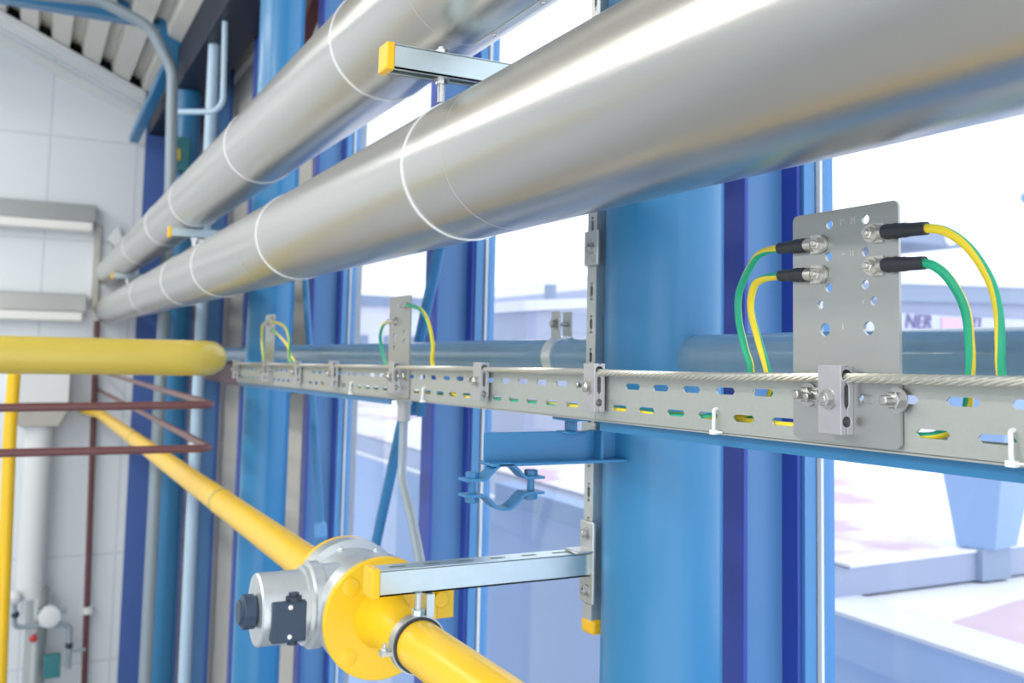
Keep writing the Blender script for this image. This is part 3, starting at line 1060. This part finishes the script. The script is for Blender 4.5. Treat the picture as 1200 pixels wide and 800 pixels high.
# ------------------------------------------------------------------ yellow gas pipe with motor valve
XG = 0.83
gz = lambda y: -0.662 - 0.0135 * (y - 2.4)
GD = Vector((0, 1, -0.0135)).normalized()
RG = 0.0555
gas = thing('gas_pipe', 'yellow gas pipe running from lower right through the valve into the distance', 'pipe', (XG, 2.4, gz(2.4) - 0.06))
G = lambda y: Vector((XG, y, gz(y)))
YF1, YF2 = 2.335, 2.63          # near and far flange planes
MB().tube([G(0.5), G(1.5), G(2.08), G(2.14), G(2.22), G(2.26), G(2.29), G(YF1 - 0.012)], [RG, RG, RG, RG, RG * 1.01, RG * 1.06, RG * 1.14, RG * 1.35], 48).build('near_pipe_run', M_yel, gas)
MB().tube([G(YF2 + 0.012), G(YF2 + 0.06), G(YF2 + 0.12), G(5), G(9.0), G(12.2), G(12.6) - Vector((0.06, 0, 0)), G(Y_END - 0.02) - Vector((0.13, 0, 0))], [RG * 1.3, RG * 1.1, RG, RG, RG, RG, RG, RG], 48).build('far_pipe_run', M_yel, gas)
FR = 0.148
for y, s in ((YF1, -1), (YF2, 1)):
    f = MB().lathe(tuple(G(y)), tuple(GD * s), [(0, FR - 0.003), (0.003, FR), (0.017, FR), (0.020, FR - 0.003)], 64).build('flange', M_yel, gas)
    for k in range(4):
        a = 2 * math.pi * (k + 0.5) / 4
        p = G(y) + Vector((math.cos(a), 0, math.sin(a))) * FR * 0.80 + GD * s * 0.02
        MB().lathe(tuple(p), tuple(GD * s), [(0, 0.022), (0.0012, 0.022), (0.002, 0.020)], 20).build('bolt_boss', M_yel, f)
MB().hollow(tuple(G(4.98)), tuple(GD), RG + 0.005, RG - 0.002, 0.03, 40).build('joint_band', M_cap, gas) if False else None
for y in (4.45, 8.2):
    MB().hollow(tuple(G(y)), tuple(GD), RG + 0.0025, RG - 0.002, 0.05, 40).build('weld_band', M_yel2, gas)
# test lug on the far side of the flange
MB().box((XG + 0.10, 2.33, gz(2.4) - 0.02), (XG + 0.20, 2.36, gz(2.4) + 0.075)).cyl((XG + 0.16, 2.315, gz(2.4) + 0.03), (XG + 0.16, 2.33, gz(2.4) + 0.03), 0.02, 16).build('flange_lug', M_yel, gas, 0.004)

val = thing('motor_valve', 'silver motor valve clamped between the two yellow flanges', 'valve', tuple(G(2.52) - Vector((0, 0, 0.15))))
ym = (YF1 + YF2) / 2
hw = (YF2 - YF1) / 2
b = MB().lathe(tuple(G(YF1 + 0.001)), (0, 1, 0), [(0, FR - 0.004), (0.02, FR - 0.002), (0.06, FR - 0.002), (0.065, FR - 0.022), (0.232, FR - 0.022), (0.237, FR - 0.002), (0.275, FR - 0.002), (0.293, FR - 0.004)], 64)
b.build('body', M_sil, val)
# neck and motor housing towards the room
VX0 = 0.553
RM = 0.089
zc = gz(ym) + 0.010
b = MB().lathe((XG - 0.06, ym, zc), (-1, 0, 0), [(0, 0.10), (0.055, 0.10), (0.06, 0.108), (0.085, 0.108), (0.09, 0.098), (0.10, 0.098)], 48)
b.build('neck', M_sil, val)
hsg = MB().lathe((XG - 0.15, ym, zc), (-1, 0, 0), [(0, RM), (XG - 0.15 - VX0 - 0.004, RM), (XG - 0.15 - VX0, RM - 0.004)], 56).build('motor_housing', M_sil, val)
MB().lathe((VX0, ym - 0.01, zc), (-1, 0, 0), [(0, 0.036), (0.006, 0.042), (0.034, 0.042), (0.036, 0.030), (0.044, 0.030)], 10).build('knob', M_navy, val, 0.002, label='black end knob')
# terminal box on the side facing the camera
yb0 = ym - RM - 0.012
bx = MB().box((0.574, yb0, zc - 0.060), (0.658, ym - 0.03, zc + 0.036)).build('terminal_box', M_navy, val, 0.004, label='black terminal box')
for dz in (0.024, -0.046):
    MB().ball((0.617, yb0 - 0.001, zc + dz), 0.006, 8).build('screw', M_tie2, bx)
MB().lathe((0.629, ym - RM + 0.008, zc + 0.034), (0, 0, 1), [(0, 0.020), (0.012, 0.020), (0.013, 0.013), (0.02, 0.013)], 12).build('cable_gland', M_dark, bx)
MB().lathe((0.629, ym - RM + 0.008, zc - 0.058), (0, 0, -1), [(0, 0.013), (0.012, 0.013)], 12).build('cable_gland', M_dark, bx)
# hex bolts on the body crown
for a in (60, 105, 150):
    q = Vector((math.cos(math.radians(a)), 0, math.sin(math.radians(a))))
    for y in (YF1 + 0.06, YF2 - 0.06):
        MB().bolt(tuple(Vector((XG, y, gz(y))) + q * (FR - 0.024)), tuple(q), 0.012, 0.004).build('crown_bolt', M_sil, val)

# pipe clamp hanging from the lower arm
yc_ = 2.06
pc = thing('gas_pipe_clamp', 'rubber-lined pipe clamp holding the yellow gas pipe below the lower arm', 'clamp', tuple(G(yc_) + Vector((0, 0, -0.06))))
MB().hollow(tuple(G(yc_)), tuple(GD), RG + 0.006, RG - 0.001, 0.036, 48).build('rubber_liner', M_dark, pc)
MB().hollow(tuple(G(yc_) + GD * 0.006), tuple(GD), RG + 0.0095, RG + 0.0055, 0.024, 48).build('ring', M_galv, pc)
for s in (-1, 1):
    b = MB()
    p = G(yc_ + 0.018) + Vector((s * (RG + 0.018), 0, -0.012))
    b.box(tuple(p - Vector((0.014, 0.012, 0.004))), tuple(p + Vector((0.014, 0.012, 0.004))))
    b.bolt(tuple(p + Vector((s * 0.004, 0, 0.004))), (0, 0, 1), 0.009, 0.010)
    b.build('clamp_ear', M_galv, pc)
b = MB().cyl(tuple(G(yc_ + 0.018) + Vector((0.0, 0, RG))), (XG, yc_ + 0.018, ZL - 0.055), 0.0085, 16)
b.build('hanger_rod', M_galv, pc)
MB().box((XG + 0.016, yc_ + 0.006, gz(yc_) + RG + 0.002), (XG + 0.034, yc_ + 0.03, ZL - 0.058)).hexa(tuple(G(yc_ + 0.018) + Vector((0, 0, RG + 0.008))), (0, 0, 1), 0.015, 0.014).build('strut', M_chan, pc)

# ------------------------------------------------------------------ pale yellow horizontal pipe with elbow
YY = 5.05
RY = 0.0885
xe = 0.862
b = MB()
path = arc_corner([(-2.5, YY, -0.052), (xe, YY, -0.056), (xe, YY + 1.6, -0.06)], 0.14, 12)
b.tube(path, RY, 48)
pp = thing('gas_main', 'pale yellow horizontal pipe at left ending in a rounded elbow beside the tray', 'pipe', (0, YY, -0.15))
b.build('pipe_run', M_yel2, pp)
MB().hollow((xe - 0.155, YY, -0.056), (1, 0, 0), RY + 0.002, RY - 0.002, 0.008, 48).build('weld_seam', M_yel2, pp)

# brown pipes
YBn = 5.0
for z0, z1, yend, zend, lab in ((-0.313, -0.287, Y_END - 0.18, -0.33, 'upper of the two brown pipes bending away at left'), (-0.499, -0.503, Y_END - 0.18, -0.56, 'lower of the two brown pipes bending away at left')):
    xe = 0.862
    path = arc_corner([(-2.5, YBn, z0 * 1.3 - z1 * 0.3), (xe, YBn, z1), (xe, yend, zend)], 0.07, 10)
    tag(MB().tube(path, 0.0195, 20).build('brown_pipe', M_brown), lab, 'pipe', 'brown pipes at left')
pg = thing('brown_riser', 'thin brown vertical pipe on the white end wall', 'pipe', (0.9, Y_END - 0.12, -OZ))
MB().tube([(0.80, Y_END - 0.12, 0.3), (0.93, Y_END - 0.12, -OZ + 0.0)], 0.036, 14).build('riser', M_brown, pg)
MB().cyl((0.878, Y_END - 0.12, -3.28), (0.880, Y_END - 0.12, -3.20), 0.075, 16).build('coupling', M_white, pg)

# brown steel beam behind the yellow elbow
tag(MB().box((1.52, 6.50, -0.30), (1.68, 9.6, -0.12)).build('wall_beam', mat('brown_beam_paint', (0.10, 0.05, 0.06), 0, 0.5), bevel=0.01), 'dark brown beam behind the pale yellow elbow, left of the second column', 'beam')

tag(MB().bar(tuple(at(354, 48, Y=7.0)), tuple(at(384, -30, Y=7.0)), 0.12, 0.10).build('roof_brace', M_brown, bevel=0.005), 'reddish-brown slanted brace above the pipes between the second column and the next post', 'brace')
# white-blue vertical pipe, grey conduit, blue corner brace
vp = thing('wall_riser', 'pale blue vertical pipe left of the second column', 'pipe', (1.42, 9.0, -OZ))
MB().tube([(1.40, 8.9, -OZ), (1.40, 8.9, 2.9)], 0.052, 20).build('riser', M_pale, vp)
b = MB()
for z in (-3.1, -0.9, 0.9):
    b.hollow((1.40, 8.9, z), (0, 0, 1), 0.058, 0.05, 0.06, 24)
b.build('joint_collar', M_white, vp)

yk = 10.15
path = arc_corner([(-2.5, yk, 3.2), (0.50, yk, 3.40), (0.96, yk, 3.22), (1.20, yk, 2.80), (1.235, yk, 1.6), (1.225, yk, -OZ)], 0.35, 8)
tag(MB().tube(path, 0.058, 20).build('grey_conduit', M_greyp), 'grey conduit bending down from the roof beam beside the end wall', 'conduit')

bm_ = thing('roof_beam', 'blue roof beam crossing under the roof deck at upper left', 'beam', (1.2, 10.75, 3.4))
b = MB().box((-9, 10.66, 3.42), (1.34, 10.84, 3.44)).box((-9, 10.745, 3.44), (1.34, 10.755, 3.66)).box((-9, 10.66, 3.66), (1.34, 10.84, 3.68))
b.build('girder', M_col, bm_)
MB().prism([(1.10, 10.62, 3.2), (1.34, 10.62, 2.9), (1.34, 10.62, 3.5), (1.10, 10.62, 3.5)], (0, 0.03, 0)).build('gusset', M_col, bm_)
pa, pb = at(197, 78, Y=10.95), at(157, 163, Y=12.95)
tag(MB().bar(tuple(pa), tuple(pb), 0.11, 0.10).build('corner_brace', M_col, bevel=0.004), 'slanted blue brace between the far column and the end wall trim', 'brace')
# dark eaves beam under the roof over the column line, with posts' head
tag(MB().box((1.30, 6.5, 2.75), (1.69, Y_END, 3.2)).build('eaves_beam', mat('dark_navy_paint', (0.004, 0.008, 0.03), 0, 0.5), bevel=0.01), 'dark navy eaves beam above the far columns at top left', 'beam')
# small bent white pipe by the far column
path = arc_corner([tuple(at(264, 20, Y=8.2)), tuple(at(261, 131, Y=8.2)), tuple(at(210, 131, Y=8.5))], 0.12, 6)
tag(MB().tube(path, 0.024, 12).build('bent_pipe', M_pale), 'thin pale pipe with a bend below the dark eaves beam', 'pipe')
jb = thing('junction_box', 'teal junction box on the far column above the upper silver pipe', 'box', (1.22, 10.5, 1.8))
MB().box((1.22, 10.48, 1.84), (1.45, 10.58, 2.2)).build('housing', M_teal, jb, 0.01)
MB().box((1.26, 10.47, 1.95), (1.36, 10.48, 2.07)).build('label_plate', M_yel2, jb)

# ------------------------------------------------------------------ end wall fittings
for z, x1, lab in ((1.40, 0.72, 'upper long white luminaire on the end wall'), (0.28, 0.66, 'lower long white luminaire on the end wall')):
    lt = thing('luminaire', lab, 'lamp', (-0.8, Y_END - 0.2, z), 'luminaires on the end wall')
    MB().prism([(-2.6, Y_END - 0.26, z + 0.12), (-2.6, Y_END - 0.02, z + 0.12), (-2.6, Y_END - 0.02, z + 0.34), (-2.6, Y_END - 0.20, z + 0.34)], (2.6 + x1, 0, 0)).build('housing', M_galv, lt, 0.01)
    MB().box((-2.58, Y_END - 0.25, z), (x1 - 0.03, Y_END - 0.04, z + 0.12)).build('diffuser', M_lamp, lt, 0.02)
tag(MB().box((0.72, Y_END - 0.1, 0.45), (0.80, Y_END, 1.5)).build('wall_duct', M_grey, bevel=0.01), 'grey vertical cable duct between the two luminaires', 'duct')
fl = thing('floodlight', 'small white floodlight on the end wall beside the upper luminaire', 'lamp', (0.95, Y_END - 0.15, 1.3))
b = MB().prism([(0.86, Y_END - 0.24, 1.32), (0.98, Y_END - 0.24, 1.50), (1.08, Y_END - 0.24, 1.26), (1.02, Y_END - 0.24, 1.16), (0.98, Y_END - 0.24, 1.15), (1.0, Y_END - 0.24, 1.22)], (0, 0.14, 0))
b.build('housing', M_white, fl, 0.01)
MB().box((0.94, Y_END - 0.1, 1.2), (1.02, Y_END, 1.35)).build('mount', M_grey, fl)
hd = thing('duct_hood', 'white duct with a grey hood edge on the end wall behind the brown pipes', 'duct', (0.15, Y_END - 0.3, -3.3))
MB().prism([(-0.10, Y_END - 0.45, -0.12), (0.52, Y_END - 0.45, -0.12), (0.52, Y_END - 0.45, -0.70), (-0.10, Y_END - 0.45, -0.70)], (0, 0.45, 0)).build('box', M_white, hd, 0.01)
MB().prism([(-0.14, Y_END - 0.48, -0.70), (0.56, Y_END - 0.48, -0.70), (0.42, Y_END - 0.48, -0.98), (0.0, Y_END - 0.48, -0.98)], (0, 0.46, 0)).build('hood', M_grey, hd, 0.01)
MB().cyl((0.22, Y_END - 0.24, -3.0), (0.22, Y_END - 0.24, -0.98), 0.16, 24).build('downpipe', M_white, hd)
MB().cyl((0.32, Y_END - 0.24, -OZ), (0.32, Y_END - 0.24, -2.9), 0.12, 24).build('lower_pipe', M_galv, hd)
tag(MB().tube([tuple(at(14, 478, Y=8) + Vector((0, 0, 0.28))), tuple(at(12, 500, Y=8)), tuple(at(4, 700, Y=8)), tuple(at(-2, 850, Y=8)), (0.0, 8, -OZ)], 0.045, 20).build('yellow_riser', M_yel), 'narrow bright yellow vertical pipe at the left edge', 'pipe')
# valve group low on the end wall
Yv = Y_END - 0.45
q = lambda px, py: tuple(at(px, py, Y=Yv))
vg = thing('valve_group', 'group of small pipes and a gauge low on the white end wall', 'valve group', q(50, 740))
b = MB()
b.tube(arc_corner([q(17, 708), q(17, 735), q(75, 731), q(82, 735), q(80, 783)], 0.06, 5), 0.03, 10)
b.tube([q(43, 716), q(78, 715)], 0.03, 10)
b.tube([q(80, 762), q(100, 761)], 0.022, 10)
b.build('small_pipe', M_greyp, vg)
MB().ball(q(17, 700), 0.085, 8).build('sensor_head', M_white, vg)
for p in ((18, 720), (81, 756)):
    MB().ball(q(*p), 0.045, 8).build('shutoff', M_dark, vg)
MB().lathe(q(58, 722), (0, -1, 0), [(-0.05, 0.12), (0.05, 0.12), (0.06, 0.09)], 20).build('regulator', M_white, vg)
MB().ball(q(39, 748), 0.045, 8).build('red_handle', M_red, vg)
a_, c_ = at(52, 768, Y=Yv), at(70, 792, Y=Yv)
MB().box((a_.x, Yv - 0.05, c_.z), (c_.x, Yv + 0.08, a_.z)).build('gauge_box', M_teal, vg, 0.01)

# ------------------------------------------------------------------ outside
XA = 4.5
ZA = -1.512
nb = thing('neighbouring_roof', 'low neighbouring building with a white roof edge and pale blue wall outside', 'building', (XA, 4, -OZ))
b = MB().box((XA + 0.03, -6, -OZ), (XA + 0.2, 40, -1.80)).box((XA + 0.0, -6, -1.79), (XA + 0.2, 40, ZA - 0.02))
b.build('wall', M_extb, nb)
MB().box((XA - 0.02, -6, ZA - 0.02), (XA + 0.42, 40, ZA + 0.002)).build('parapet_cap', M_extw, nb)
MB().box((XA + 0.2, -6, ZA - 0.3), (30, 40, ZA - 0.02)).build('roof_surface', M_roof, nb)
YSx = 4.653
b = MB().prism([(4.58, YSx, ZA), (4.86, YSx, ZA + 0.185), (30, YSx, ZA + 0.42), (30, YSx, ZA)], (0, 35.3, 0))
b.build('roof_step', M_extp, nb)
MB().prism([(4.84, YSx - 0.01, ZA + 0.18), (30, YSx - 0.01, ZA + 0.425), (30, 40, ZA + 0.425), (4.84, 40, ZA + 0.18)], (0, 0, 0.02)).build('upper_roof', M_roof, nb)

zr_ = ZA - 0.019


def stain(pxs, z, name='roof_stain', X=None):
    pts = [at(px, py, Z=z) for px, py in pxs]
    P = spline([tuple(p) for p in pts] + [tuple(pts[0])], 5)[:-1]
    return MB().prism([(p.x, p.y, z) for p in P], (0, 0, 0.004)).build(name, M_stain, nb)


M_stain = mat('pink_roof_stain', (0.70, 0.53, 0.60), 0, 0.6, 0.12, 3)
stain([(1092, 738), (1120, 727), (1150, 718), (1190, 705), (1240, 700), (1250, 765), (1195, 757), (1140, 748)], zr_)
MB().box((4.40, 5.3, ZA), (4.62, 9.0, ZA + 0.19)).build('side_curb', M_extd, nb)

ol = thing('outdoor_lamp', 'small blue-grey lamp head outside at the right edge of the picture', 'lamp', tuple(at(1212, 232, Y=9)))
p_ = at(1203, 231, Y=9)
MB().ball(tuple(p_), 0.085, 10).lathe(tuple(p_), (0, 0, -1), [(0.03, 0.085), (0.06, 0.05), (0.09, 0.05)], 16).build('lamp_head', M_extd, ol)
MB().tube(arc_corner([tuple(p_), tuple(p_ + Vector((0.55, 0, 0.02))), (p_.x + 0.55, p_.y, ZA)], 0.12, 6), 0.035, 12).build('pole', M_extg, ol)

fb = thing('far_building', 'pale building with a white cornice and a faded sign, outside the right window', 'building', (20, 14, -OZ))
MB().box((11, 14, -OZ), (34, 24, 1.45)).build('wall', M_extp, fb)
MB().prism([(11, 13.8, 1.45), (34, 13.8, 2.1), (34, 13.8, 2.65), (11, 13.8, 1.75)], (0, 10.3, 0)).build('cornice', M_extw, fb)
MB().prism([(11, 13.85, 1.1), (34, 13.85, 1.75), (34, 13.85, 2.1), (11, 13.85, 1.45)], (0, 0.2, 0)).build('fascia', M_extg, fb)
MB().box((15.0, 13.93, 0.55), (24, 14.0, 1.0)).build('sign_board', M_board, fb)


def text(body, loc, size, parent, mt, name='lettering'):
    cu = bpy.data.curves.new('tmp', 'FONT')
    cu.body, cu.size, cu.extrude, cu.shear = body, size, 0.01, 0.2
    ob = bpy.data.objects.new('tmp', cu)
    COL.objects.link(ob)
    me = bpy.data.meshes.new_from_object(ob.evaluated_get(bpy.context.evaluated_depsgraph_get()))
    bpy.data.objects.remove(ob)
    b = MB()
    b.add([(loc[0] + v.co.x, loc[1] - v.co.z, loc[2] + v.co.y) for v in me.vertices], [list(p.vertices) for p in me.polygons])
    return b.build(name, mt, parent)


text('NER', (16.05, 13.9, 0.70), 0.42, fb, M_sign)
MB().box((17.15, 13.9, 0.6), (17.85, 13.935, 0.95)).build('pink_panel', M_pink, fb)
text('TI', (18.0, 13.9, 0.70), 0.42, fb, M_sign)

un = thing('rooftop_unit', 'rounded grey ventilation unit on the pale building behind the right cables', 'ventilation unit', (18, 15, 2.1))
MB().prism([(15.5, 15, 2.66), (19.3, 15, 2.66), (19.3, 15, 2.8), (18.9, 15, 3.1), (17.0, 15, 3.1), (16.2, 15, 2.8), (15.5, 15, 2.75)], (0, 3, 0)).build('casing', M_extg, un, 0.1)
MB().cyl((18.8, 14.95, 2.88), (18.8, 15.0, 2.88), 0.2, 24).build('fan_grille', M_extw, un)

ab = thing('rooftop_cabinet', 'pale cabinet with a white lid on the roof left of the big column', 'cabinet', (7, 12, -1.2))
MB().box((6.30, 12, ZA), (8.6, 13.2, 0.62)).build('cabinet_body', M_extp, ab)
MB().prism([(6.22, 11.9, 0.60), (8.7, 11.9, 0.80), (8.7, 11.9, 0.93), (6.22, 11.9, 0.75)], (0, 1.4, 0)).build('lid', M_extw, ab)
MB().cyl((6.85, 12.3, 0.75), (6.85, 12.3, 1.02), 0.09, 12).build('vent_cap', M_extg, ab)

dc = thing('rooftop_duct', 'tapered blue-grey duct standing on the roof below the right end of the tray', 'duct', (6.2, 4.75, ZA))
zb_, zt_ = ZA + 0.22, -0.2
lo = [(5.98, 4.75), (6.12, 4.55), (6.42, 4.60), (6.30, 4.82)]
hi = [(5.70, 4.75), (6.05, 4.38), (6.72, 4.52), (6.40, 4.92)]
b = MB().add([(x, y, zb_) for x, y in lo] + [(x, y, zt_) for x, y in hi], [(0, 1, 2, 3), (4, 5, 6, 7), (0, 1, 5, 4), (1, 2, 6, 5), (2, 3, 7, 6), (3, 0, 4, 7)])
b.build('duct_body', M_extd, dc)
MB().box((6.05, 4.6, ZA), (6.35, 4.78, zb_)).build('duct_foot', M_extg, dc)

hb = thing('distant_building', 'distant pale building beyond the roof, seen through the left windows', 'building', (12, 36, -OZ))
MB().box((2.6, 36, -OZ), (34, 46, 1.75)).build('wall', M_extw, hb)
b = MB()
for k in range(9):
    b.box((6.0 + 1.1 * k, 35.94, -1.2), (6.45 + 1.1 * k, 36.0, 0.6))
b.build('window_strip', M_extg, hb)
MB().box((2.5, 35.8, 1.75), (34.2, 46, 2.15)).build('cornice', M_extg, hb)
